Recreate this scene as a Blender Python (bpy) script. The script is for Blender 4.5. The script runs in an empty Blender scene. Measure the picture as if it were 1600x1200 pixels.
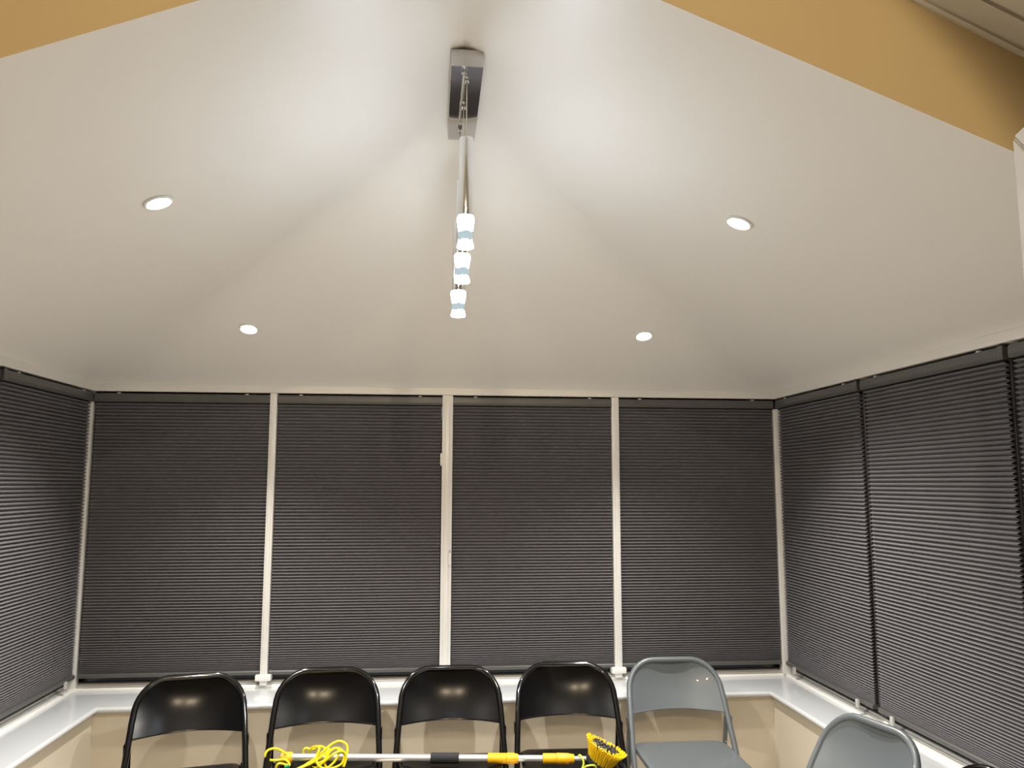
import bpy, bmesh, math, random
from mathutils import Vector, Matrix
random.seed(7)
sc = bpy.context.scene
C = sc.collection

# ------------------------------------------------------------------ camera
H = 1.53                                   # eye height
F_PX, PITCH, YAW, ROLL = 1266.28, 0.121953, 0.097427, 0.0016275
fw = Vector((math.sin(YAW)*math.cos(PITCH), math.cos(YAW)*math.cos(PITCH), math.sin(PITCH)))
r0 = Vector((math.cos(YAW), -math.sin(YAW), 0)); u0 = r0.cross(fw)
rt = r0*math.cos(ROLL) + u0*math.sin(ROLL); up = -r0*math.sin(ROLL) + u0*math.cos(ROLL)
CAM = Vector((0, 0, H))
cd = bpy.data.cameras.new('camera'); cam = bpy.data.objects.new('camera', cd); C.objects.link(cam)
cd.sensor_width = 36; cd.lens = F_PX/1600*36; cd.clip_start = 0.02
M4 = Matrix((rt, up, -fw)).transposed().to_4x4(); M4.translation = CAM
cam.matrix_world = M4
sc.camera = cam
def ray(px, py): return fw + rt*((px-800)/F_PX) - up*((py-600)/F_PX)
def at(px, py, x=None, y=None, z=None):    # pixel + the plane it touches -> point
    v = ray(px, py)
    t = (x/v.x) if x is not None else (y/v.y) if y is not None else ((z-H)/v.z)
    return CAM + v*t

# ------------------------------------------------------------------ world, exposure
w = bpy.data.worlds.new('night'); sc.world = w; w.use_nodes = True
w.node_tree.nodes['Background'].inputs[0].default_value = (0.010, 0.013, 0.020, 1)
w.node_tree.nodes['Background'].inputs[1].default_value = 0.3
vs = sc.view_settings
vs.view_transform = 'Standard'; vs.look = 'None'; vs.gamma = 1; vs.use_curve_mapping = False
vs.exposure = 0.0
PEND_STRENGTH = 94.0
DOWN_W = 154.0
WARM_W = 105.0
FILL_W = 35.0

# ------------------------------------------------------------------ materials
MATS = {}
def mat(name, col, rough=0.5, metal=0.0, coat=0.0, noise=0.0, nscale=20, bump=0.0, bscale=300, emit=None, trans=0.0, spec=0.5):
    m = bpy.data.materials.new(name); m.use_nodes = True
    nt = m.node_tree; b = nt.nodes['Principled BSDF']
    b.inputs['Base Color'].default_value = (*col, 1)
    b.inputs['Roughness'].default_value = rough; b.inputs['Metallic'].default_value = metal
    b.inputs['Coat Weight'].default_value = coat; b.inputs['Coat Roughness'].default_value = 0.05
    b.inputs['Transmission Weight'].default_value = trans
    b.inputs['Specular IOR Level'].default_value = spec
    tc = nt.nodes.new('ShaderNodeTexCoord')
    if noise:
        n = nt.nodes.new('ShaderNodeTexNoise'); n.inputs['Scale'].default_value = nscale; n.inputs['Detail'].default_value = 4
        nt.links.new(tc.outputs['Object'], n.inputs['Vector'])
        r = nt.nodes.new('ShaderNodeMapRange'); r.inputs['To Min'].default_value = 1-noise; r.inputs['To Max'].default_value = 1+noise
        nt.links.new(n.outputs['Fac'], r.inputs['Value'])
        mx = nt.nodes.new('ShaderNodeVectorMath'); mx.operation = 'SCALE'
        mx.inputs[0].default_value = col
        nt.links.new(r.outputs[0], mx.inputs['Scale']); nt.links.new(mx.outputs[0], b.inputs['Base Color'])
    if bump:
        n2 = nt.nodes.new('ShaderNodeTexNoise'); n2.inputs['Scale'].default_value = bscale; n2.inputs['Detail'].default_value = 3
        nt.links.new(tc.outputs['Object'], n2.inputs['Vector'])
        bp = nt.nodes.new('ShaderNodeBump'); bp.inputs['Strength'].default_value = bump; bp.inputs['Distance'].default_value = 0.002
        nt.links.new(n2.outputs['Fac'], bp.inputs['Height']); nt.links.new(bp.outputs[0], b.inputs['Normal'])
    if emit:
        b.inputs['Emission Color'].default_value = (*emit[0], 1); b.inputs['Emission Strength'].default_value = emit[1]
    MATS[name] = m; return m
mat('plaster', (0.80, 0.77, 0.725), 0.42, noise=0.015, nscale=3, bump=0.05, bscale=60)
mat('gold_paint', (0.56, 0.43, 0.23), 0.7, noise=0.02, nscale=4, bump=0.05, bscale=90)
mat('beige_paint', (0.55, 0.49, 0.39), 0.6, noise=0.02, nscale=4, bump=0.08, bscale=120)
mat('cream_trim', (0.80, 0.74, 0.64), 0.5)
mat('upvc', (0.84, 0.83, 0.80), 0.28)
mat('sill_white', (0.56, 0.58, 0.60), 0.22, coat=0.3)
mat('fabric', (0.182, 0.175, 0.188), 0.75, noise=0.10, nscale=6, bump=0.1, bscale=900)
mat('rail_grey', (0.11, 0.108, 0.105), 0.38, metal=0.25)
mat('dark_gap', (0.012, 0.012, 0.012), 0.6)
mat('clear_clip', (0.75, 0.75, 0.72), 0.15, trans=0.4)
mat('glass_night', (0.02, 0.022, 0.025), 0.12)
mat('black_paint', (0.003, 0.003, 0.0035), 0.2, spec=0.32, coat=0.0, noise=0.1, nscale=30)
mat('grey_paint', (0.108, 0.122, 0.132), 0.35, coat=0.25, noise=0.03, nscale=30)
mat('black_tube', (0.003, 0.003, 0.0035), 0.10, spec=0.6, coat=0.4)
mat('black_rubber', (0.012, 0.012, 0.012), 0.7)
mat('chrome', (0.78, 0.79, 0.80), 0.08, metal=1)
mat('mirror_steel', (0.62, 0.62, 0.64), 0.04, metal=1)
mat('cable', (0.55, 0.54, 0.5), 0.35, metal=0.4)
mat('crystal', (0.9, 0.95, 1.0), 0.1, emit=((0.84, 0.97, 1.10), PEND_STRENGTH))
mat('led_core', (0.0, 0.0, 0.0), 1.0, spec=0.0, emit=((0.58, 0.72, 0.76), 0.85))
mat('lens', (1, 1, 1), 0.4, emit=((1.0, 0.95, 0.86), 22.0))
mat('lens_warm', (1, 1, 1), 0.4, emit=((1.0, 0.78, 0.48), 15.0))
mat('bezel', (0.74, 0.73, 0.70), 0.3)
mat('aluminium', (0.80, 0.80, 0.80), 0.28, metal=0.75, noise=0.03, nscale=40)
mat('foam_black', (0.016, 0.017, 0.019), 0.85, bump=0.3, bscale=400)
mat('yellow_plastic', (0.90, 0.47, 0.008), 0.42, noise=0.05, nscale=30)
mat('yellow_cord', (0.86, 0.72, 0.012), 0.38)
mat('lime_cord', (0.66, 0.74, 0.06), 0.35)
mat('green_plastic', (0.02, 0.22, 0.08), 0.4)
mat('bristle_yellow', (0.95, 0.66, 0.01), 0.5, noise=0.12, nscale=120)
mat('bristle_grey', (0.055, 0.05, 0.045), 0.7, noise=0.3, nscale=150)
mat('carpet', (0.70, 0.65, 0.57), 0.95, noise=0.15, nscale=80, bump=0.5, bscale=500)
mat('coving_paint', (0.62, 0.57, 0.48), 0.6)
mat('near_ceiling', (0.56, 0.52, 0.45), 0.7)

# ------------------------------------------------------------------ mesh helpers
def new_obj(name, bm, m, parent=None, smooth=False, loc=None):
    me = bpy.data.meshes.new(name)
    bmesh.ops.recalc_face_normals(bm, faces=bm.faces)
    bm.to_mesh(me); bm.free()
    me.materials.append(MATS[m])
    if smooth:
        me.polygons.foreach_set('use_smooth', [True]*len(me.polygons))
        me.set_sharp_from_angle(angle=math.radians(40))
    o = bpy.data.objects.new(name, me); C.objects.link(o)
    if loc is not None: o.location = loc
    if parent: o.parent = parent
    return o
def tag(o, label=None, cat=None, group=None, kind=None):
    if label: o['label'] = label
    if cat: o['category'] = cat
    if group: o['group'] = group
    if kind: o['kind'] = kind
    return o
def empty(name, loc=(0,0,0), rz=0, **k):
    o = bpy.data.objects.new(name, None); C.objects.link(o)
    o.empty_display_size = 0.05; o.location = loc; o.rotation_euler = (0, 0, rz)
    return tag(o, **k)
def box(bm, x0, x1, y0, y1, z0, z1, bev=0.0, M=None):
    b2 = bmesh.new()
    bmesh.ops.create_cube(b2, size=1)
    for v in b2.verts:
        v.co = Vector(((x0+x1)/2+v.co.x*(x1-x0), (y0+y1)/2+v.co.y*(y1-y0), (z0+z1)/2+v.co.z*(z1-z0)))
    if bev: bmesh.ops.bevel(b2, geom=b2.edges[:], offset=bev, segments=2, profile=0.6, affect='EDGES')
    merge(bm, b2, M)
def merge(bm, b2, M=None):
    me = bpy.data.meshes.new('tmp'); b2.to_mesh(me); b2.free()
    if M: me.transform(M)
    bm.from_mesh(me); bpy.data.meshes.remove(me)
def boxobj(name, m, dims, parent=None, bev=0.0, M=None):
    bm = bmesh.new(); box(bm, *dims, bev=bev, M=M); return new_obj(name, bm, m, parent, smooth=bev > 0)
def sweep(bm, pts, rad, n=10, closed=False, cap=True):
    pts = [Vector(p) for p in pts]; rings = []; N = len(pts)
    rr = rad if isinstance(rad, (list, tuple)) else [rad]*N
    prev = None
    for i, p in enumerate(pts):
        if closed: t = pts[(i+1) % N]-pts[i-1]
        else: t = pts[min(i+1, N-1)]-pts[max(i-1, 0)]
        t.normalize()
        if prev is None:
            a = Vector((0, 0, 1)) if abs(t.z) < 0.9 else Vector((1, 0, 0))
            nrm = (a - t*a.dot(t)).normalized()
        else: nrm = (prev - t*prev.dot(t)).normalized()
        prev = nrm; bn = t.cross(nrm)
        rings.append([bm.verts.new(p+(nrm*math.cos(2*math.pi*k/n)+bn*math.sin(2*math.pi*k/n))*rr[i]) for k in range(n)])
    for i in range(N if closed else N-1):
        a, b = rings[i], rings[(i+1) % N]
        for k in range(n): bm.faces.new((a[k], a[(k+1) % n], b[(k+1) % n], b[k]))
    if cap and not closed:
        bm.faces.new(rings[0][::-1]); bm.faces.new(rings[-1])
def catmull(P, per=8, closed=False):
    P = [Vector(p) for p in P]; out = []; n = len(P)
    rng = range(n) if closed else range(n-1)
    for i in rng:
        g = (lambda k: P[k % n]) if closed else (lambda k: P[max(0, min(n-1, k))])
        a, b, c, d = g(i-1), g(i), g(i+1), g(i+2)
        for s in range(per):
            t = s/per
            out.append(0.5*((2*b)+(c-a)*t+(2*a-5*b+4*c-d)*t*t+(3*b-a-3*c+d)*t**3))
    if not closed: out.append(P[-1])
    return out
def lathe(bm, prof, n=24, M=None, capb=True, capt=True):
    rings = []
    for r, z in prof:
        rings.append([bm.verts.new((M @ Vector((r*math.cos(2*math.pi*k/n), r*math.sin(2*math.pi*k/n), z))) if M else Vector((r*math.cos(2*math.pi*k/n), r*math.sin(2*math.pi*k/n), z))) for k in range(n)])
    for a, b in zip(rings, rings[1:]):
        for k in range(n): bm.faces.new((a[k], a[(k+1) % n], b[(k+1) % n], b[k]))
    if capb: bm.faces.new(rings[0][::-1])
    if capt: bm.faces.new(rings[-1])
def prism(bm, poly, vec):                   # polygon (3D pts) extruded by vec
    vec = Vector(vec)
    a = [bm.verts.new(Vector(p)) for p in poly]; b = [bm.verts.new(Vector(p)+vec) for p in poly]
    bm.faces.new(a); bm.faces.new(b[::-1]); n = len(a)
    for k in range(n): bm.faces.new((a[k], b[k], b[(k+1) % n], a[(k+1) % n]))
def extrude_path(bm, prof, path_pts, closed_prof=True):   # prof: list of (vector per path station) already placed
    rings = [[bm.verts.new(Vector(p)) for p in st] for st in path_pts]
    n = len(rings[0])
    for a, b in zip(rings, rings[1:]):
        for k in range(n if closed_prof else n-1): bm.faces.new((a[k], a[(k+1) % n], b[(k+1) % n], b[k]))
    if closed_prof: bm.faces.new(rings[0][::-1]); bm.faces.new(rings[-1])
def copy_tree(o, parent=None):
    c = o.copy(); C.objects.link(c); c.parent = parent
    for ch in list(o.children): copy_tree(ch, c)
    return c

# ------------------------------------------------------------------ room dimensions (metres)
D = 4.0; XL, XR = -1.6063, 1.7507           # planes of the blinds' faces
ZT = H+0.4323                               # underside of the ceiling edge strip
ZB = H-0.886                                # bottom of the blinds
ZS = H-0.945                                # window board top
XM = (XL+XR)/2
YA = 2.303; ZA = H+1.120; XA = 0.0684       # hip apex
YG = 1.479                                  # plane of the gable opening
NX0, NX1, NY = -1.396, 1.553, 3.718         # window board nose lines
RET = 0.10                                  # frame depth behind the blinds
ZE = ZT+0.030                               # ceiling plane at the wall
SLR = (ZA-ZE)/(XR-XA); SLL = (ZA-ZE)/(XA-XL); SLB = (ZA-ZE)/(D-YA)

# ------------------------------------------------------------------ structure
floor = boxobj('floor', 'carpet', (-2.6, 2.6, -3.2, D+0.15, -0.05, 0)); tag(floor, 'brown carpet floor under the chairs', kind='structure')
# vaulted ceiling: two long slopes and the back hip, a shell with thickness
def ceil_shell():
    # lower surface = soft minimum of the three slopes, so hips and ridge are gently rounded
    bm = bmesh.new(); e = 0.11; k_ = 0.004; nx_, ny_ = 120, 96
    x0, x1, y0, y1 = XL-e, XR+e, YG+0.004, D+e
    def hgt(x, y):
        a = ZE+SLL*(x-XL); b = ZE+SLR*(XR-x); c = ZE+SLB*(D-y)
        m = min(a, b, c)
        return m-k_*math.log(sum(math.exp(-(q-m)/k_) for q in (a, b, c)))
    lo = [[bm.verts.new((x0+(x1-x0)*i/nx_, y0+(y1-y0)*j/ny_, hgt(x0+(x1-x0)*i/nx_, y0+(y1-y0)*j/ny_))) for i in range(nx_+1)] for j in range(ny_+1)]
    for j in range(ny_):
        for i in range(nx_): bm.faces.new((lo[j][i], lo[j][i+1], lo[j+1][i+1], lo[j+1][i]))
    r = bmesh.ops.extrude_face_region(bm, geom=bm.faces[:])
    for v in [g for g in r['geom'] if isinstance(g, bmesh.types.BMVert)]: v.co.z += 0.06
    return bm
ceiling = new_obj('ceiling', ceil_shell(), 'plaster', smooth=True)
ceiling.data.set_sharp_from_angle(angle=math.radians(50))
tag(ceiling, 'white plaster vaulted ceiling with two slopes and a back hip', kind='structure')
# cream strip along the ceiling edge over the blinds (three mitred runs)
def strip(name, prof, label, m):             # prof: (out, z) offsets from the blinds' plane into the room
    bm = bmesh.new()
    st = []
    for (sx, y) in (('L', YG+0.03), ('L', None), ('R', None), ('R', YG+0.03)):
        pts = []
        for (o_, z) in prof:
            x = XL+o_ if sx == 'L' else XR-o_
            pts.append((x, (D-o_) if y is None else y, z))
        st.append(pts)
    extrude_path(bm, None, st)
    return tag(new_obj(name, bm, m), label, kind='structure')
strip('trim_1', [(0.012, ZT), (0.012, ZE+0.004), (-0.10, ZE-0.03), (-0.10, ZT)], 'cream strip along the ceiling edge above the blinds', 'plaster')
# window head frame behind the blinds (dark shadow gap shows above the head rails)
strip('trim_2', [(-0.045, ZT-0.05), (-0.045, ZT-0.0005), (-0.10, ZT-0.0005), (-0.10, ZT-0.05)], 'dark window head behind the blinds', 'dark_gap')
# dwarf walls
WY = NY+0.022; WX0, WX1 = NX0-0.022, NX1+0.022
wb = boxobj('wall_back', 'beige_paint', (XL-0.14, XR+0.14, WY, D+0.14, 0, ZS-0.024)); tag(wb, 'beige painted low wall under the back windows', kind='structure')
wl = boxobj('wall_left', 'beige_paint', (XL-0.14, WX0, YG+0.12, WY, 0, ZS-0.024)); tag(wl, 'beige painted low wall under the left windows', kind='structure')
wr = boxobj('wall_right', 'beige_paint', (WX1, XR+0.14, YG+0.12, WY, 0, ZS-0.024)); tag(wr, 'beige painted low wall under the right windows', kind='structure')
# window board, one mitred U with a rounded nose
def board():
    bm = bmesh.new(); t = 0.024
    nose = [(-t/2*math.cos(a)+0, math.sin(a)*t/2) for a in [math.radians(90-22.5*k) for k in range(9)]]
    st = []
    for sx, y in (('L', YG+0.13), ('L', None), ('R', None), ('R', YG+0.13)):
        pts = []
        ring = [('b', 0.0), ('n', None), ('b', -t)]
        nx = NX0 if sx == 'L' else NX1; sg = -1 if sx == 'L' else 1   # outward
        def P(dn, z):      # dn = distance outward from the nose line
            x = nx+sg*dn
            return (x, (NY+dn) if y is None else y, z)
        def B(z):
            x = (XL-0.03) if sx == 'L' else (XR+0.03)
            return (x, (D+0.03) if y is None else y, z)
        pts.append(B(ZS))
        for k in range(9):
            a = math.radians(90-22.5*k)
            pts.append(P(0.012-0.012*math.cos(a), ZS-0.012+0.012*math.sin(a)))
        pts.append(B(ZS-t))
        st.append(pts)
    extrude_path(bm, None, st); return bm
tag(new_obj('trim_3', board(), 'sill_white', smooth=True), 'glossy white window board with rounded front edge on three sides', kind='structure')
# quadrant bead where the frame meets the window board
strip('trim_4', [(0.0, ZS), (0.0, ZS+0.006), (-0.006, ZS+0.013), (-0.03, ZS+0.013), (-0.03, ZS)], 'thin white bead where window board meets the frames', 'upvc')

# ------------------------------------------------------------------ windows: frame + dark pane
FZ0, FZ1 = ZS, ZT-0.05
def window(n, side, a0, a1, label):
    """side: 'B' (a = x), 'L'/'R' (a = y)"""
    def bx(bm, u0, u1, d0, d1, z0, z1, bev=0.003):       # u along the wall, d outward behind the blinds' plane
        if side == 'B': box(bm, u0, u1, D+d0, D+d1, z0, z1, bev)
        elif side == 'L': box(bm, XL-d1, XL-d0, u0, u1, z0, z1, bev)
        else: box(bm, XR+d0, XR+d1, u0, u1, z0, z1, bev)
    bm = bmesh.new()
    bx(bm, a0, a1, 0.031, 0.10, FZ0, FZ0+0.018)                 # stepped bottom rail
    bx(bm, a0, a1, 0.045, 0.10, FZ0+0.017, FZ0+0.024)
    root = new_obj('window_%d' % n, bm, 'upvc', smooth=True); tag(root, label, kind='structure')
    bm = bmesh.new(); bx(bm, a0+0.004, a1-0.004, 0.072, 0.08, FZ0+0.03, ZT-0.02, 0)
    new_obj('pane', bm, 'glass_night', root)
    return root
bw = (XR-XL)/4
posts_x = [XL+bw, XL+2*bw, XL+3*bw]
for k in range(4):
    window(k+1, 'B', XL-0.03+k*(bw+0.015), XL-0.03+(k+1)*(bw+0.015), 'white window frame behind back blind %s' % ('leftmost', 'second from left', 'third from left', 'rightmost')[k])
SP = [D, 3.167, 2.300, YG+0.13]                 # divisions of the side walls
for k in range(3):
    window(5+k, 'L', SP[k+1], SP[k]+(0.03 if k == 0 else 0), 'white window frame behind left blind, %s' % ('in the corner', 'second from corner', 'third from corner')[k])
    window(8+k, 'R', SP[k+1], SP[k]+(0.03 if k == 0 else 0), 'white window frame behind right blind, %s' % ('in the corner', 'second from corner', 'third from corner')[k])

# posts between the back blinds
def post(n, x, wd, label, foot=True):
    bm = bmesh.new()
    box(bm, x-wd/2, x+wd/2, D-0.012, D+0.072, ZS+0.012, ZT-0.001, 0.003)
    root = new_obj('trim_%d' % n, bm, 'upvc', smooth=True); tag(root, label, kind='structure')
    bm = bmesh.new(); box(bm, x-wd*0.22, x+wd*0.22, D-0.018, D-0.0125, ZS+0.03, ZT-0.02, 0.002)
    new_obj('cover_strip', bm, 'upvc', root, smooth=True)
    if foot:
        boxobj('foot_bracket', 'upvc', (x-0.036, x+0.036, D-0.024, D+0.03, ZS+0.034, ZS+0.062), root, 0.006)
    return root
post(5, posts_x[0], 0.033, 'narrow white window post left of the centre post')
p2 = post(6, posts_x[1], 0.052, 'wide white centre window post', foot=False)
boxobj('hinge', 'upvc', (posts_x[1]-0.034, posts_x[1]-0.024, D-0.016, D+0.01, H+0.085, H+0.145), p2, 0.002)
cx_ = posts_x[1]+0.014
ct = boxobj('catch', 'upvc', (cx_-0.003, cx_+0.010, D-0.030, D-0.010, H-0.39, H-0.335), p2, 0.003)
bm = bmesh.new(); sweep(bm, [(cx_+0.003, D-0.022, H-0.340), (cx_+0.003, D-0.030, H-0.330), (cx_+0.003, D-0.022, H-0.320)], 0.003, 8); new_obj('screw_eye', bm, 'chrome', p2, True)
post(7, posts_x[2], 0.036, 'narrow white window post right of the centre post')
# corner posts
tag(boxobj('trim_8', 'upvc', (XL-0.045, XL+0.001, D-0.001, D+0.04, ZS+0.012, ZT-0.001), bev=0.003), 'white corner post between left and back blinds', kind='structure')
cp = boxobj('trim_9', 'upvc', (XR-0.011, XR+0.04, D-0.011, D+0.04, ZS+0.012, ZT-0.052), bev=0.004); tag(cp, 'white corner post between back and right blinds', kind='structure')
boxobj('cover_strip', 'upvc', (XR-0.015, XR-0.0105, D-0.008, D+0.0, ZS+0.02, ZT-0.06), cp, 0.002)
# dark backing posts in the gaps between side blinds
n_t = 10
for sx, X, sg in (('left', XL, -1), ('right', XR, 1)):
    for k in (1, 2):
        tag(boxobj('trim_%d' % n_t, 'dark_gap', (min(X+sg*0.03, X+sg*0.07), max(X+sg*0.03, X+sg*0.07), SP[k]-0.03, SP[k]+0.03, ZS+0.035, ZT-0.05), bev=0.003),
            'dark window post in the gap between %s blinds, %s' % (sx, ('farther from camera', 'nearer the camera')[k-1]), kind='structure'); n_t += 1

# ------------------------------------------------------------------ blinds
def blind(side, a0, a1, label, jitter=0.0):
    L = a1-a0
    if side == 'B': root = empty('cellular_blind', ((a0+a1)/2, D+0.016, ZB)); rz = 0
    elif side == 'L': root = empty('cellular_blind', (XL-0.016, (a0+a1)/2, ZB)); rz = math.pi/2
    else: root = empty('cellular_blind', (XR+0.016, (a0+a1)/2, ZB)); rz = -math.pi/2
    root.rotation_euler = (0, 0, rz)
    tag(root, label, 'blind', 'charcoal cellular blinds on the windows')
    h = L/2; top = ZT-0.004-ZB
    HR = 0.046
    # head rail: profile extruded along x, local -y faces the room
    bm = bmesh.new()
    pr = [(-0.020, top-0.006), (-0.022, top-0.014), (-0.024, top-HR+0.012), (-0.022, top-HR), (0.018, top-HR), (0.018, top-0.004)]
    extrude_path(bm, None, [[(-h, y, z) for y, z in pr], [(h, y, z) for y, z in pr]])
    new_obj('head_rail', bm, 'rail_grey', root)
    bm = bmesh.new()
    pr = [(-0.016, 0), (-0.018, 0.004), (-0.018, 0.013), (-0.012, 0.018), (0.012, 0.018), (0.012, 0)]
    extrude_path(bm, None, [[(-h+0.003, y, z) for y, z in pr], [(h-0.003, y, z) for y, z in pr]])
    new_obj('bottom_rail', bm, 'rail_grey', root)
    # pleated fabric, cells closing up towards the bottom
    z = top-HR; zb = 0.018; zs = [z]
    N = 88; ws = []
    for i in range(N):
        t = i/(N-1)
        ws.append(1.0 if t < 0.35 else 1.0-0.18*(t-0.35)/0.40 if t < 0.75 else 0.82-0.20*(t-0.75)/0.17 if t < 0.92 else 0.62-0.34*(t-0.92)/0.08)
    s = (z-zb)/sum(ws)
    bm = bmesh.new(); rows = []
    def row(y, zz):
        rows.append([bm.verts.new((-h+0.003, y, zz)), bm.verts.new((h-0.003, y, zz))])
    cur = z; row(0.004, cur)
    for i in range(N):
        p = ws[i]*s; am = 0.0095*(0.35+0.65*ws[i])
        row(-am-0.003, cur-p*0.52); row(am-0.003, cur-p)
        cur -= p
    for a, b in zip(rows, rows[1:]): bm.faces.new((a[0], a[1], b[1], b[0]))
    # back skin
    v0 = bm.verts.new((-h+0.003, 0.013, z)); v1 = bm.verts.new((h-0.003, 0.013, z)); v2 = bm.verts.new((h-0.003, 0.013, zb)); v3 = bm.verts.new((-h+0.003, 0.013, zb))
    bm.faces.new((v1, v0, v3, v2))
    new_obj('fabric', bm, 'fabric', root)
    for sx in (-1, 1):
        q = sx*(h-0.11)
        boxobj('head_clip', 'clear_clip', (q-0.008, q+0.008, -0.021, -0.010, top-0.007, top-0.001), root, 0.001)
        if side != 'B':
            boxobj('bottom_clip', 'clear_clip', (q-0.010, q+0.010, -0.028, -0.0185, -0.020, 0.012), root, 0.002)
    if side != 'B' :
        boxobj('rail_joint', 'rail_grey', (h-0.012, h+0.012, -0.027, -0.0225, top-HR-0.001, top-0.004) if side == 'R' else (-h-0.012, -h+0.012, -0.027, -0.0225, top-HR-0.001, top-0.004), root, 0.002)
    return root
bx_ = [XL+0.009, posts_x[0], posts_x[1], posts_x[2], XR-0.012]
hw = [0.0, 0.0172, 0.0265, 0.0187, 0.0]
for k, nm in enumerate(('charcoal cellular blind, leftmost of the four on the back wall',
                        'charcoal cellular blind on the back wall, just left of the wide centre post',
                        'charcoal cellular blind on the back wall, just right of the wide centre post',
                        'charcoal cellular blind, rightmost of the four on the back wall')):
    blind('B', bx_[k]+hw[k], bx_[k+1]-hw[k+1], nm)
gap = 0.016
for side, nm in (('L', 'left'), ('R', 'right')):
    blind(side, SP[1]+gap, (SP[0]-0.001 if side == 'L' else SP[0]-0.013), 'charcoal cellular blind on the %s wall, next to the back corner' % nm)
    blind(side, SP[2]+gap, SP[1]-gap, 'charcoal cellular blind on the %s wall, second from the back corner' % nm)
    blind(side, SP[3]+0.01, SP[2]-gap, 'charcoal cellular blind on the %s wall, nearest the camera' % nm)

# ------------------------------------------------------------------ gable wall, coving and the room the camera stands in
GX0, GX1 = -2.45, 2.45
GZ = H+1.405; GS = 0.459                        # coving line: height at the ridge and fall
def gz(x): return GZ-GS*abs(x-XA)
bm = bmesh.new()
oL, oR = XL-0.02, XR+0.02
outer = [(GX0, 0), (GX0, gz(GX0)+0.12), (oL, gz(oL)+0.12), (XA, GZ+0.12), (oR, gz(oR)+0.12), (GX1, gz(GX1)+0.12), (GX1, 0)]
zl, zr = ZE-SLL*0.02-0.012, ZE-SLR*0.02-0.012
q4 = [[(GX0, 0), (oL, 0), (oL, zl), (oL, gz(oL)+0.12), (GX0, gz(GX0)+0.12)],
      [(oL, zl), (XA, ZA-0.015), (XA, GZ+0.12), (oL, gz(oL)+0.12)],
      [(XA, ZA-0.015), (oR, zr), (oR, gz(oR)+0.12), (XA, GZ+0.12)],
      [(oR, 0), (GX1, 0), (GX1, gz(GX1)+0.12), (oR, gz(oR)+0.12), (oR, zr)]]
vd = {}
def gv(p):
    if p not in vd: vd[p] = bm.verts.new((p[0], YG, p[1]))
    return vd[p]
for q in q4: bm.faces.new([gv(p) for p in q])
r = bmesh.ops.extrude_face_region(bm, geom=bm.faces[:])
for v in [g for g in r['geom'] if isinstance(g, bmesh.types.BMVert)]:
    v.co.y += 0.10
    if abs(v.co.x-XA) < 0.01 and v.co.z < ZA+0.05 or (abs(v.co.z-zl) < 1e-4) or (abs(v.co.z-zr) < 1e-4): v.co.z += 0.10
tag(new_obj('wall_front', bm, 'gold_paint'), 'gold painted wall with a gable shaped opening into the vaulted room', kind='structure')
def coving(n, sgn, label):
    bm = bmesh.new()
    prof = [(0, 0), (-0.008, -0.001), (-0.012, 0.004), (-0.008, 0.009), (-0.010, 0.012), (-0.022, 0.022), (-0.048, 0.034), (-0.048, 0.044), (-0.058, 0.044), (-0.058, 0.036), (-0.085, 0.046), (-0.085, 0.060), (-0.120, 0.066), (-0.120, 0.085), (0, 0.085)]
    xe = GX1 if sgn > 0 else GX0
    st = [[(x, YG+dy, gz(x)+dz) for dy, dz in prof] for x in (XA, xe)]
    extrude_path(bm, None, st)
    return tag(new_obj('trim_%d' % n, bm, 'coving_paint', smooth=True), label, kind='structure')
coving(14, 1, 'moulded coving along the right slope above the gold wall')
coving(15, -1, 'moulded coving along the left slope above the gold wall')
NB = -3.0
bm = bmesh.new()
prism(bm, [(GX0, NB, gz(GX0)+0.08), (XA, NB, GZ+0.08), (GX1, NB, gz(GX1)+0.08), (GX1, NB, gz(GX1)+0.14), (XA, NB, GZ+0.14), (GX0, NB, gz(GX0)+0.14)], (0, YG-NB, 0))
tag(new_obj('ceiling_near', bm, 'near_ceiling'), 'sloping ceiling of the room on the camera side', kind='structure')
tag(boxobj('wall_near_left', 'gold_paint', (GX0-0.1, GX0, NB, YG, 0, gz(GX0)+0.1)), 'gold side wall left of the camera', kind='structure')
tag(boxobj('wall_near_right', 'gold_paint', (GX1, GX1+0.1, NB, YG, 0, gz(GX1)+0.1)), 'gold side wall right of the camera', kind='structure')
tag(boxobj('wall_near_back', 'gold_paint', (GX0, GX1, NB-0.1, NB, 0, GZ+0.1)), 'gold wall behind the camera', kind='structure')

# open white door leaf at the right edge
cpt = at(1581, 213, y=1.36)
dv = ray(1007, 747); dv.z = 0; dv.normalize()
door_h = cpt.z-0.01; W_ = 0.72
MD = Matrix.Translation((cpt.x, cpt.y, 0.01)) @ Matrix(((-dv.x, -dv.y*1, 0, 0), (-dv.y, dv.x*1, 0, 0), (0, 0, 1, 0), (0, 0, 0, 1)))
# local: +x runs from the far edge toward the camera, +y = thickness
def mitred(bm, w0, w1, h0, h1, fr, t0, t1):
    pass
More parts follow.
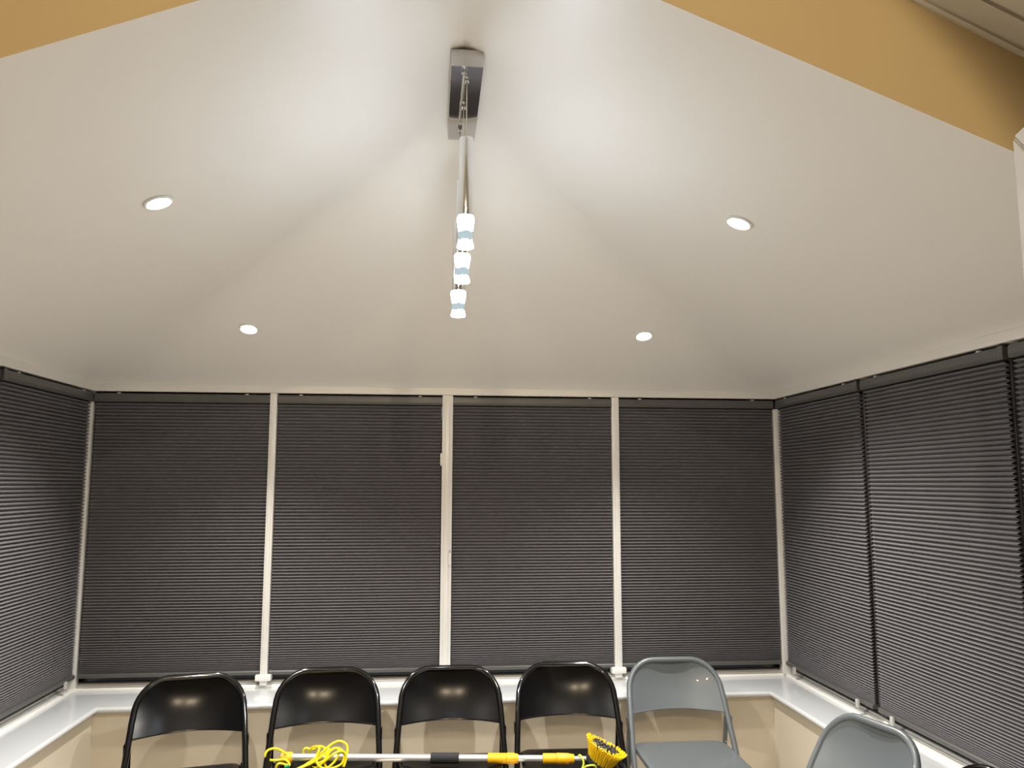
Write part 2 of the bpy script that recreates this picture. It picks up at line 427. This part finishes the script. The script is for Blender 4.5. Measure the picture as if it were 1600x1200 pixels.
# which side is away from the room centre
side_y = Vector((-dv.y, dv.x, 0)); tsg = 1 if side_y.x > 0 else -1
T = 0.06*tsg
bm = bmesh.new()
fr = 0.11
def quad_prism(bm, pts2, t):                   # (x,z) polygon extruded in y
    prism(bm, [(x, 0, z) for x, z in pts2], (0, t, 0))
bmr = bmesh.new(); quad_prism(bmr, [(0.0012, door_h), (W_-0.0012, door_h), (W_-fr, door_h-fr), (fr, door_h-fr)], T)
bmesh.ops.bevel(bmr, geom=bmr.edges[:], offset=0.004, segments=2, affect='EDGES')
door = new_obj('door_1', bmr, 'upvc'); door.matrix_world = MD; tag(door, 'white plastic door leaf standing open at the right edge', kind='structure')
for nm, pts2 in (('stile', [(0, 0), (0, door_h-0.0012), (fr, door_h-fr-0.0012), (fr, fr)]), ('stile', [(W_, 0), (W_, door_h-0.0012), (W_-fr, door_h-fr-0.0012), (W_-fr, fr)]), ('bottom_rail', [(0.0012, 0), (W_-0.0012, 0), (W_-fr, fr-0.0012), (fr, fr-0.0012)])):
    b = bmesh.new(); quad_prism(b, pts2, T); bmesh.ops.bevel(b, geom=b.edges[:], offset=0.004, segments=2, affect='EDGES')
    new_obj(nm, b, 'upvc', door)
b = bmesh.new(); box(b, fr-0.01, W_-fr+0.01, min(T*0.4, T*0.6), max(T*0.4, T*0.6), fr-0.01, door_h-fr+0.01); new_obj('pane', b, 'glass_night', door)

# ------------------------------------------------------------------ downlights
def downlight(P, nrm, label, lens='lens', watt=DOWN_W, col=(1.0, 0.96, 0.89), cone=124, group='recessed ceiling downlights', blend=0.85, aim=None):
    root = empty('downlight', P); tag(root, label, 'downlight', group)
    q = Vector((0, 0, -1)).rotation_difference(Vector(nrm)); root.rotation_mode = 'QUATERNION'; root.rotation_quaternion = q
    bm = bmesh.new()    # bezel ring, local -z faces the room
    lathe(bm, [(0.030, -0.001), (0.031, -0.005), (0.036, -0.008), (0.041, -0.006), (0.043, -0.0005), (0.030, -0.0005)], 32, capb=False, capt=False)
    new_obj('bezel', bm, 'bezel', root, True)
    bm = bmesh.new(); lathe(bm, [(0.0301, -0.001), (0.027, -0.0035), (0.015, -0.0045), (0.0001, -0.0048)], 32, capb=False, capt=False)
    new_obj('lens', bm, lens, root, True)
    ld = bpy.data.lights.new('lamp', 'SPOT'); ld.energy = watt; ld.color = col; ld.spot_size = math.radians(cone); ld.spot_blend = blend; ld.shadow_soft_size = 0.022
    lo = bpy.data.objects.new('lamp', ld); C.objects.link(lo); lo.parent = root; lo.location = (0, 0, -0.012)
    if aim is not None:
        lo.rotation_mode = 'QUATERNION'
        lo.rotation_quaternion = q.inverted() @ Vector((0, 0, -1)).rotation_difference((Vector(aim)-Vector(P)).normalized())
    return root
nL = Vector((SLL, 0, -1)).normalized(); nR = Vector((-SLR, 0, -1)).normalized(); nB = Vector((0, -SLB, -1)).normalized()
def on_left(px, py):
    v = ray(px, py); t = (ZE-SLL*XL-H)/(v.z-SLL*v.x); return CAM+v*t
def on_right(px, py):
    v = ray(px, py); t = (ZE+SLR*XR-H)/(v.z+SLR*v.x); return CAM+v*t
def on_back(px, py):
    v = ray(px, py); t = (ZE+SLB*D-H)/(v.z+SLB*v.y); return CAM+v*t
downlight(on_left(247, 315), nL, 'round recessed downlight in the left slope of the ceiling')
downlight(on_right(1155, 347), nR, 'round recessed downlight in the right slope of the ceiling')
downlight(on_back(389, 513), nB, 'round recessed downlight on the left of the back hip above the blinds')
downlight(on_back(1006, 524), nB, 'round recessed downlight on the right of the back hip above the blinds')
# warm downlights of the room the camera stands in
cz = lambda x: gz(x)+0.08
nearL = Vector((GS, 0, -1)).normalized(); nearR = Vector((-GS, 0, -1)).normalized()
for xx, nn_, sd in ((0.46, nearR, 'right'), (-0.32, nearL, 'left')):
    downlight((xx, -0.9, cz(xx)), nn_, 'warm recessed downlight in the camera side ceiling, %s slope' % sd, 'lens_warm', WARM_W, (1.0, 0.80, 0.54), 69.5, 'warm downlights on the camera side', 0.12, aim=(-0.20, YG, H-0.03))
for xx, nn_, sd in ((1.0, nearR, 'right'), (-0.9, nearL, 'left')):  # added fill lamps, out of view, lifting the bounced ambient light
    downlight((xx, -1.7, cz(xx)), nn_, 'added fill lamp over the floor behind the camera, %s slope' % sd, 'lens_warm', FILL_W, (1.0, 0.86, 0.66), 84, 'warm downlights on the camera side', 0.3, aim=(xx*0.8, -1.3, 0))

# ------------------------------------------------------------------ pendant fixture
PZ = ZA-0.060                                   # underside of the ceiling plate
pa = at(707, 104, z=PZ); pb = at(755, 104, z=PZ); pc = at(698, 219, z=PZ); pdx = at(742, 219, z=PZ)
px0 = (pa.x+pc.x)/2; px1 = (pb.x+pdx.x)/2; py0 = (pa.y+pb.y)/2; py1 = (pc.y+pdx.y)/2
root = empty('pendant_light', ((px0+px1)/2, (py0+py1)/2, PZ)); tag(root, 'chrome three-drop pendant light hanging from the ceiling ridge', 'pendant light')
ox, oy = root.location.x, root.location.y
bm = bmesh.new(); box(bm, px0-ox, px1-ox, py0-oy, py1-oy, 0, 0.046, 0.0015)
plate = new_obj('ceiling_plate', bm, 'mirror_steel', root, True)
drops = []
for (bx2, by2), cxp, t0, t1, tt in (((729.5, 125), 728, 338, 388, 213), ((724.5, 166), 722.5, 398, 442, None), ((718.7, 202), 718.5, 455, 495, None)):
    B = at(bx2, by2, z=PZ); top = at(cxp, t0, y=B.y); bot = at(cxp, t1, y=B.y)
    drops.append((B, top.z, bot.z))
tube_len = at(729, 214, y=drops[0][0].y).z-drops[0][1]
for B, zt_, zb_ in drops:
    dr = empty('drop', (B.x-ox, B.y-oy, 0)); dr.parent = root
    z0, z1 = zt_-PZ, zb_-PZ                     # crystal top, bottom (local)
    bm = bmesh.new(); lathe(bm, [(0.0035, -0.012), (0.006, -0.008), (0.006, 0.0)], 12); new_obj('cord_grip', bm, 'chrome', dr, True)
    bm = bmesh.new(); sweep(bm, [(0, 0, -0.01), (0, 0, z0+tube_len+0.002)], 0.0016, 8); new_obj('cable', bm, 'cable', dr, True)
    bm = bmesh.new(); R_ = 0.0185
    lathe(bm, [(R_*0.97, z0-0.0), (R_, z0+0.004), (R_, z0+tube_len-0.010), (R_*0.96, z0+tube_len-0.004), (R_*0.6, z0+tube_len-0.001), (0.003, z0+tube_len+0.003)], 28)
    new_obj('tube', bm, 'chrome', dr, True)
    hgt = z0-z1; bm = bmesh.new()
    pr = [(0.0205, z0-0.0005), (0.0222, z0-0.08*hgt), (0.0218, z0-0.2*hgt), (0.0186, z0-0.42*hgt), (0.0176, z0-0.62*hgt), (0.0182, z0-0.80*hgt), (0.0214, z0-0.93*hgt), (0.0208, z0-0.985*hgt), (0.0150, z1)]
    lathe(bm, pr, 28); new_obj('crystal', bm, 'crystal', dr, True)
    bm = bmesh.new(); rr_ = 0.0187
    # pale band of bubbles glimpsed low in the crystal: a ring with an uneven outline
    nb = 40; rows_ = []
    for kk, (lv, jit) in enumerate(((-0.77, 0.03), (-0.64, 0.0), (-0.50, 0.03))):
        rows_.append([bm.verts.new((rr_*math.cos(2*math.pi*k/nb), rr_*math.sin(2*math.pi*k/nb), z0+(lv+random.uniform(-jit, jit))*hgt)) for k in range(nb)])
    for ra, rb in zip(rows_, rows_[1:]):
        for k in range(nb): bm.faces.new((ra[k], ra[(k+1) % nb], rb[(k+1) % nb], rb[k]))
    new_obj('bubble_band', bm, 'led_core', dr, True)['label'] = 'pale blue bubble band in the glowing crystal'

# ------------------------------------------------------------------ folding chairs
def make_chair(paint):
    root = empty('folding_chair')
    # local: +y toward the wall (rear), top of the back at y=0, origin on the floor
    lean = 0.41/0.755; R_ = 0.0125
    def tb(x, z): return Vector((x, -(0.755-z)*lean, z))
    hwid = lambda z: 0.222-0.017*max(0, min(1, (z-0.38)/0.27))
    pts = []
    for s in (-1,):
        for z in (0.012, 0.15, 0.30, 0.42, 0.52, 0.60): pts.append(tb(-hwid(z), z))
    rc = 0.122; zc = 0.7475-rc; w0 = hwid(0.66)
    arc = []
    for k in range(1, 10):
        a = math.radians(10*k); arc.append(tb(-(w0-rc)-rc*math.cos(a), zc+rc*math.sin(a)))
    left = pts+[tb(-w0, zc)]+arc
    full = left+[tb(0, 0.7475)]+[Vector((-p.x, p.y, p.z)) for p in reversed(left)]
    bm = bmesh.new(); sweep(bm, full, R_, 12)
    fr_ = new_obj('frame', bm, 'black_tube' if paint == 'black_paint' else paint, root, True)
    # backrest sheet: follows the tube outline, bowed backward in the middle
    nx_, nz_ = 24, 12; bm = bmesh.new()
    nrm = Vector((0, 0.755, -0.41)).normalized()        # backward normal of the frame plane
    grid = []
    def xlim(z):
        if z <= zc: return hwid(z)-0.004
        return (w0-rc)+math.sqrt(max(0, rc*rc-(z-zc)**2))-0.004
    for j in range(nz_+1):
        rowv = []
        for i in range(nx_+1):
            u = -1+2*i/nx_
            z_lo = 0.548+0.026*(1-u*u)
            z_hi_w = 0.7435
            v = j/nz_
            # sample x at the side limit for this height
            z = z_lo+(z_hi_w-z_lo)*v
            x = u*xlim(z)
            bow = 0.042*(1-abs(u)**2.2)*(1-v**3*0.75)
            p = tb(x, z)+nrm*(bow-0.006)
            rowv.append(p)
        grid.append(rowv)
    th = 0.004
    f_ = [[bm.verts.new(p) for p in r] for r in grid]; g_ = [[bm.verts.new(p+nrm*th) for p in r] for r in grid]
    for j in range(nz_):
        for i in range(nx_):
            bm.faces.new((f_[j][i], f_[j][i+1], f_[j+1][i+1], f_[j+1][i]))
            bm.faces.new((g_[j][i], g_[j+1][i], g_[j+1][i+1], g_[j][i+1]))
    for i in range(nx_):
        bm.faces.new((f_[0][i], g_[0][i], g_[0][i+1], f_[0][i+1])); bm.faces.new((f_[nz_][i], f_[nz_][i+1], g_[nz_][i+1], g_[nz_][i]))
    for j in range(nz_):
        bm.faces.new((f_[j][0], f_[j+1][0], g_[j+1][0], g_[j][0])); bm.faces.new((f_[j][nx_], g_[j][nx_], g_[j+1][nx_], f_[j+1][nx_]))
    back = new_obj('backrest', bm, paint, root, True)
    bm = bmesh.new()     # rolled lower edge
    sweep(bm, [grid[0][i]+nrm*0.002 for i in range(nx_+1)], 0.0035, 8); new_obj('rolled_edge', bm, paint, back, True)
    # seat pan
    bm = bmesh.new(); zs_ = 0.424
    def seat_outline(ins):
        o = []; y0, y1 = -0.485+ins, -0.085-ins
        for (cx, cy, r, a0) in ((0.175, y1, 0.03, 0), (-0.175, y1, 0.03, 90), (-0.19, y0, 0.06, 180), (0.19, y0, 0.06, 270)):
            pass
        cs = [(0.202-ins-0.045, y1-0.045, 0.045, 0), (-(0.202-ins-0.045), y1-0.045, 0.045, 90), (-(0.202-ins-0.07), y0+0.07, 0.07, 180), (0.202-ins-0.07, y0+0.07, 0.07, 270)]
        for cx, cy, r, a0 in cs:
            for k in range(6):
                a = math.radians(a0+18*k); o.append((cx+r*math.cos(a), cy+r*math.sin(a)))
        return o
    loops = [(0.0, -0.022), (0.0, -0.004), (0.006, 0.0), (0.02, 0.0), (0.05, -0.004), (0.10, -0.008)]
    rg = [[bm.verts.new((x, y, zs_+dz)) for x, y in seat_outline(i_)] for i_, dz in loops]
    n = len(rg[0])
    for a, b in zip(rg, rg[1:]):
        for k in range(n): bm.faces.new((a[k], a[(k+1) % n], b[(k+1) % n], b[k]))
    bm.faces.new(rg[-1]); bm.faces.new(rg[0][::-1])
    new_obj('seat', bm, paint, root, True)
    # rear legs: U channels from a pivot on the frame down to the back feet
    for s in (-1, 1):
        p0 = tb(s*(hwid(0.52)-0.002), 0.525)+Vector((0, 0.022, 0)); p1 = Vector((s*0.220, 0.045, 0.012))
        bm = bmesh.new(); b2 = bmesh.new()
        d_ = (p1-p0); L_ = d_.length
        q = Vector((0, 0, 1)).rotation_difference(d_.normalized())
        box(bm, -0.008, 0.008, -0.012, 0.012, 0, L_, 0.003, Matrix.Translation(p0) @ q.to_matrix().to_4x4())
        lg = new_obj('rear_leg', bm, paint, root, True)
        boxobj('pivot_bracket', paint, (s*0.222-0.006, s*0.222+0.006, p0.y-0.030, p0.y+0.012, p0.z-0.03, p0.z+0.012), lg, 0.003)
        boxobj('foot_cap', 'black_rubber', (p1.x-0.013, p1.x+0.013, p1.y-0.016, p1.y+0.016, 0.0, 0.03), lg, 0.004)
        # seat hinge strut
        bm = bmesh.new(); a0 = Vector((s*0.205, -0.11, 0.425)); a1 = p0+(p1-p0)*0.45+Vector((-s*0.010, 0, 0))
        sweep(bm, [a0, a1], 0.005, 8); new_obj('strut', bm, paint, root, True)
        ft = tb(s*hwid(0), 0.0)
        bm = bmesh.new(); lathe(bm, [(0.015, 0.0), (0.0165, 0.004), (0.0155, 0.032), (0.013, 0.034)], 14, Matrix.Translation((ft.x, ft.y+0.006, 0))); new_obj('foot_cap', bm, 'black_rubber', root, True)
    # cross bars
    zc_ = 0.16
    bm = bmesh.new(); a = tb(-hwid(zc_), zc_); b = tb(hwid(zc_), zc_); sweep(bm, [a, b], 0.008, 10); new_obj('front_stretcher', bm, paint, root, True)
    bm = bmesh.new(); sweep(bm, [Vector((-0.218, 0.022, 0.12)), Vector((0.218, 0.022, 0.12))], 0.008, 10); new_obj('rear_stretcher', bm, paint, root, True)
    return root
CT = H-0.770                                      # top of the chair backs
black0 = make_chair('black_paint'); grey0 = make_chair('grey_paint')
def place(proto, used, px, py, rz, label, dx=0.0):
    o = proto if not used else copy_tree(proto)
    P = at(px, py, z=0.76)
    o.location = (P.x+dx, P.y, 0); o.rotation_euler = (0, 0, math.radians(rz))
    tag(o, label, 'chair', 'metal folding chairs in front of the window board')
    return o
place(black0, False, 301, 1052, 12, 'glossy black metal folding chair, leftmost in the row')
place(black0, True, 514, 1042, 3, 'glossy black metal folding chair behind the tangled yellow hose')
place(black0, True, 704, 1038.5, 0, 'glossy black metal folding chair below the wide centre window post')
place(black0, True, 882, 1033, -2, 'glossy black metal folding chair behind the yellow bristle brush')
place(grey0, False, 1048, 1026, -1, 'grey metal folding chair at the right end of the row, next to the black chairs')
place(grey0, True, 1372, 1126, -76, 'grey metal folding chair against the right window board')
place(black0, True, 1590, 1213, -80, 'black folding chair, only its top rim showing at the bottom right edge')

# ------------------------------------------------------------------ telescopic brush pole lying on the seats
PZC = 0.424+0.0215
pl = at(446, 1183.5, z=PZC); pr_ = at(920, 1185.5, z=PZC)
ax = (pr_-pl); PL = ax.length; ang = math.atan2(ax.y, ax.x)
pole = empty('brush_pole', pl, ang, label='silver telescopic pole with yellow collars and a bristle brush lying across the chair seats', cat='brush')
RX = Matrix.Rotation(math.pi/2, 4, 'Y')          # lathe axis z -> +x
def fr_px(px): return (at(px, 1185, z=PZC)-pl).dot(ax.normalized())
def lat(name, prof, m, parent=pole, n=20):
    bm = bmesh.new(); lathe(bm, prof, n, RX); return new_obj(name, bm, m, parent, True)
lat('outer_tube', [(0.0150, 0.0), (0.0150, fr_px(790))], 'aluminium')
lat('inner_tube', [(0.0125, fr_px(790)), (0.0125, fr_px(868))], 'aluminium')
lat('tip_tube', [(0.0100, fr_px(868)), (0.0100, fr_px(916)), (0.0112, fr_px(917)), (0.0112, fr_px(921))], 'aluminium')
a, b = fr_px(438), fr_px(456)
lat('end_cap', [(0.017, a), (0.0205, a+0.003), (0.0205, b-0.003), (0.0185, b)], 'yellow_plastic')
a, b = fr_px(673), fr_px(717)
lat('foam_grip', [(0.0185, a), (0.0205, a+0.002)]+[(0.0205+(0.0006 if k % 2 else -0.0003), a+0.002+(b-a-0.004)*k/22) for k in range(23)]+[(0.0205, b-0.002), (0.0185, b)], 'foam_black')
def collar(p0, p1, p2):
    a, m_, b = fr_px(p0), fr_px(p1), fr_px(p2)
    c = lat('collar', [(0.0165, a), (0.0195, a+0.003), (0.0195, m_-0.001), (0.0180, m_)], 'yellow_plastic')
    d_ = lat('twist_ring', [(0.0180, m_), (0.0208, m_+0.002), (0.0205, m_+(b-m_)*0.45), (0.0165, b-0.002), (0.0150, b)], 'yellow_plastic', c)
    bm = bmesh.new()
    for k in range(14):
        t = 2*math.pi*k/14
        box(bm, m_+0.008, m_+(b-m_)*0.7, -0.001, 0.001, 0.0185, 0.0203, 0.0, Matrix.Rotation(t, 4, 'X'))
    new_obj('grip_ribs', bm, 'yellow_plastic', c)
collar(762, 791, 810); collar(848, 869, 897)
# brush head
Mw = Matrix.Translation(pl) @ Matrix.Rotation(ang, 4, 'Z'); Mi = Mw.inverted()
bc = at(936, 1193, y=pr_.y-0.01)
nn = Vector((0.46, -0.16, 0.87)).normalized(); la = Vector((0.82, 0.02, -0.58)); la = (la-nn*la.dot(nn)).normalized(); sa = nn.cross(la)
MB_ = Mi @ Matrix.Translation(bc) @ Matrix(((la.x, sa.x, nn.x, 0), (la.y, sa.y, nn.y, 0), (la.z, sa.z, nn.z, 0), (0, 0, 0, 1)))
bm = bmesh.new(); b2 = bmesh.new()
BL, BW = 0.059, 0.035
rg = []
for sc_, z in ((0.55, -0.030), (0.86, -0.022), (1.0, -0.008), (1.0, 0.004), (0.95, 0.008)):
    rg.append([b2.verts.new((BL*sc_*math.cos(2*math.pi*k/32)*1.0, BW*sc_*math.sin(2*math.pi*k/32), z+0.010*(math.cos(2*math.pi*k/32)**2))) for k in range(32)])
for a, b in zip(rg, rg[1:]):
    for k in range(32): b2.faces.new((a[k], a[(k+1) % 32], b[(k+1) % 32], b[k]))
b2.faces.new(rg[0][::-1]); b2.faces.new(rg[-1])
merge(bm, b2, MB_); head = new_obj('brush_block', bm, 'foam_black', pole, True)
bm = bmesh.new(); e0 = Mi @ (bc-nn*0.02); sweep(bm, [Vector((fr_px(908), 0, 0)), e0*0.5+Vector((fr_px(916), 0, 0))*0.5, e0], 0.009, 10); new_obj('socket', bm, 'foam_black', head, True)
def tuft(bm, u, v, ln, spread, r0_, r1_):
    base = Vector((BL*u*0.92, BW*v*0.92, 0.004+0.010*u*u))
    d_ = Vector((u*spread-0.16, v*spread*0.75, 1)).normalized()
    d2 = (d_+Vector((u*0.35, v*0.30, 0))).normalized()
    p1 = base+d_*ln*0.55; p2 = p1+d2*ln*0.45
    sweep(bm, [base, p1, p2], [r0_, r0_*1.25, r1_], 5)
by = bmesh.new(); bg = bmesh.new()
for ring, cnt in ((1.0, 40), (0.88, 34), (0.74, 26)):
    for k in range(cnt):
        a = 2*math.pi*(k+0.5*random.random())/cnt
        tuft(by, ring*math.cos(a), ring*math.sin(a), random.uniform(0.072, 0.080), 0.36, 0.0030, 0.0026)
for ring, cnt in ((0.60, 22), (0.42, 14), (0.2, 8)):
    for k in range(cnt):
        a = 2*math.pi*(k+0.5*random.random())/cnt
        tuft(bg, ring*math.cos(a), ring*math.sin(a), random.uniform(0.068, 0.075), 0.36, 0.0044, 0.0056)
for b_, nm, m_ in ((by, 'outer_bristles', 'bristle_yellow'), (bg, 'inner_bristles', 'bristle_grey')):
    t_ = bmesh.new(); merge(t_, b_, MB_); o = new_obj(nm, t_, m_, head, True); o['kind'] = 'stuff'
# lime water hose hooked on the tip
hp = lambda x, y, d: Mi @ at(x, y, y=pr_.y+d)
bm = bmesh.new(); sweep(bm, catmull([hp(903, 1186, 0.02), hp(905, 1180, 0.0), hp(909, 1183, -0.02), hp(912, 1192, -0.03), hp(910, 1202, -0.035), hp(917, 1197, -0.05), hp(928, 1196, -0.05), hp(931, 1201, -0.045), hp(922, 1207, -0.05)], 8), 0.0038, 8)
new_obj('hose_tail', bm, 'lime_cord', pole, True)

# ------------------------------------------------------------------ tangled yellow hose on the pole end
cy0 = pl.y
K = []
def k_(x, y, d): K.append(at(x, y, y=cy0+d))
for p in ((447, 1178, -0.015), (438, 1172, -0.02), (428, 1169.5, -0.025), (418, 1173, -0.03), (414.5, 1181, -0.035), (420, 1187, -0.035), (432, 1188, -0.03), (446, 1187, -0.032), (452, 1196, -0.036), (436, 1193, -0.05), (432, 1203, -0.05), (450, 1206, -0.06), (470, 1199, -0.045),
          (490, 1187, -0.035), (505, 1174, -0.028), (518, 1163, -0.02), (530, 1158, -0.015), (540, 1162, -0.015), (543, 1171, -0.02), (540, 1185, -0.03), (534, 1201, -0.04),
          (522, 1204, -0.05), (508, 1196, -0.05), (510, 1180, -0.045), (520, 1170, -0.04), (531, 1170, -0.038), (538, 1180, -0.042), (533, 1194, -0.05), (515, 1201, -0.06), (500, 1198, -0.06),
          (494, 1185, -0.045), (499, 1169, -0.03), (490, 1167, 0.0), (483, 1174, 0.028), (486, 1186, 0.03), (496, 1192, -0.045), (508, 1187, -0.055), (516, 1174, -0.05), (526, 1169, -0.045), (529, 1178, -0.048), (521, 1192, -0.055), (505, 1203, -0.065), (484, 1204, -0.065),
          (470, 1200, -0.055), (488, 1192, -0.05), (503, 1181, -0.045), (514, 1171, -0.035), (508, 1169, 0.0), (499, 1166, 0.015), (488, 1171, 0.025), (478, 1169, 0.02), (474, 1176, 0.026), (480, 1190, 0.02), (492, 1200, -0.04), (507, 1190, -0.06), (522, 1178, -0.06), (535, 1174, -0.05), (541, 1183, -0.045), (537, 1198, -0.055)):
    k_(*p)
bm = bmesh.new(); sweep(bm, catmull(K, 7), 0.0046, 8)
hose = new_obj('hose', bm, 'yellow_cord', smooth=True); tag(hose, 'thin yellow hose tangled in loops around the pole end', 'hose')
bm = bmesh.new(); g0 = at(445, 1199, y=cy0-0.05); g1 = at(452, 1197, y=cy0-0.05); sweep(bm, [g0, g1], 0.007, 10); new_obj('connector', bm, 'green_plastic', hose, True)['label'] = 'dark green hose connector'
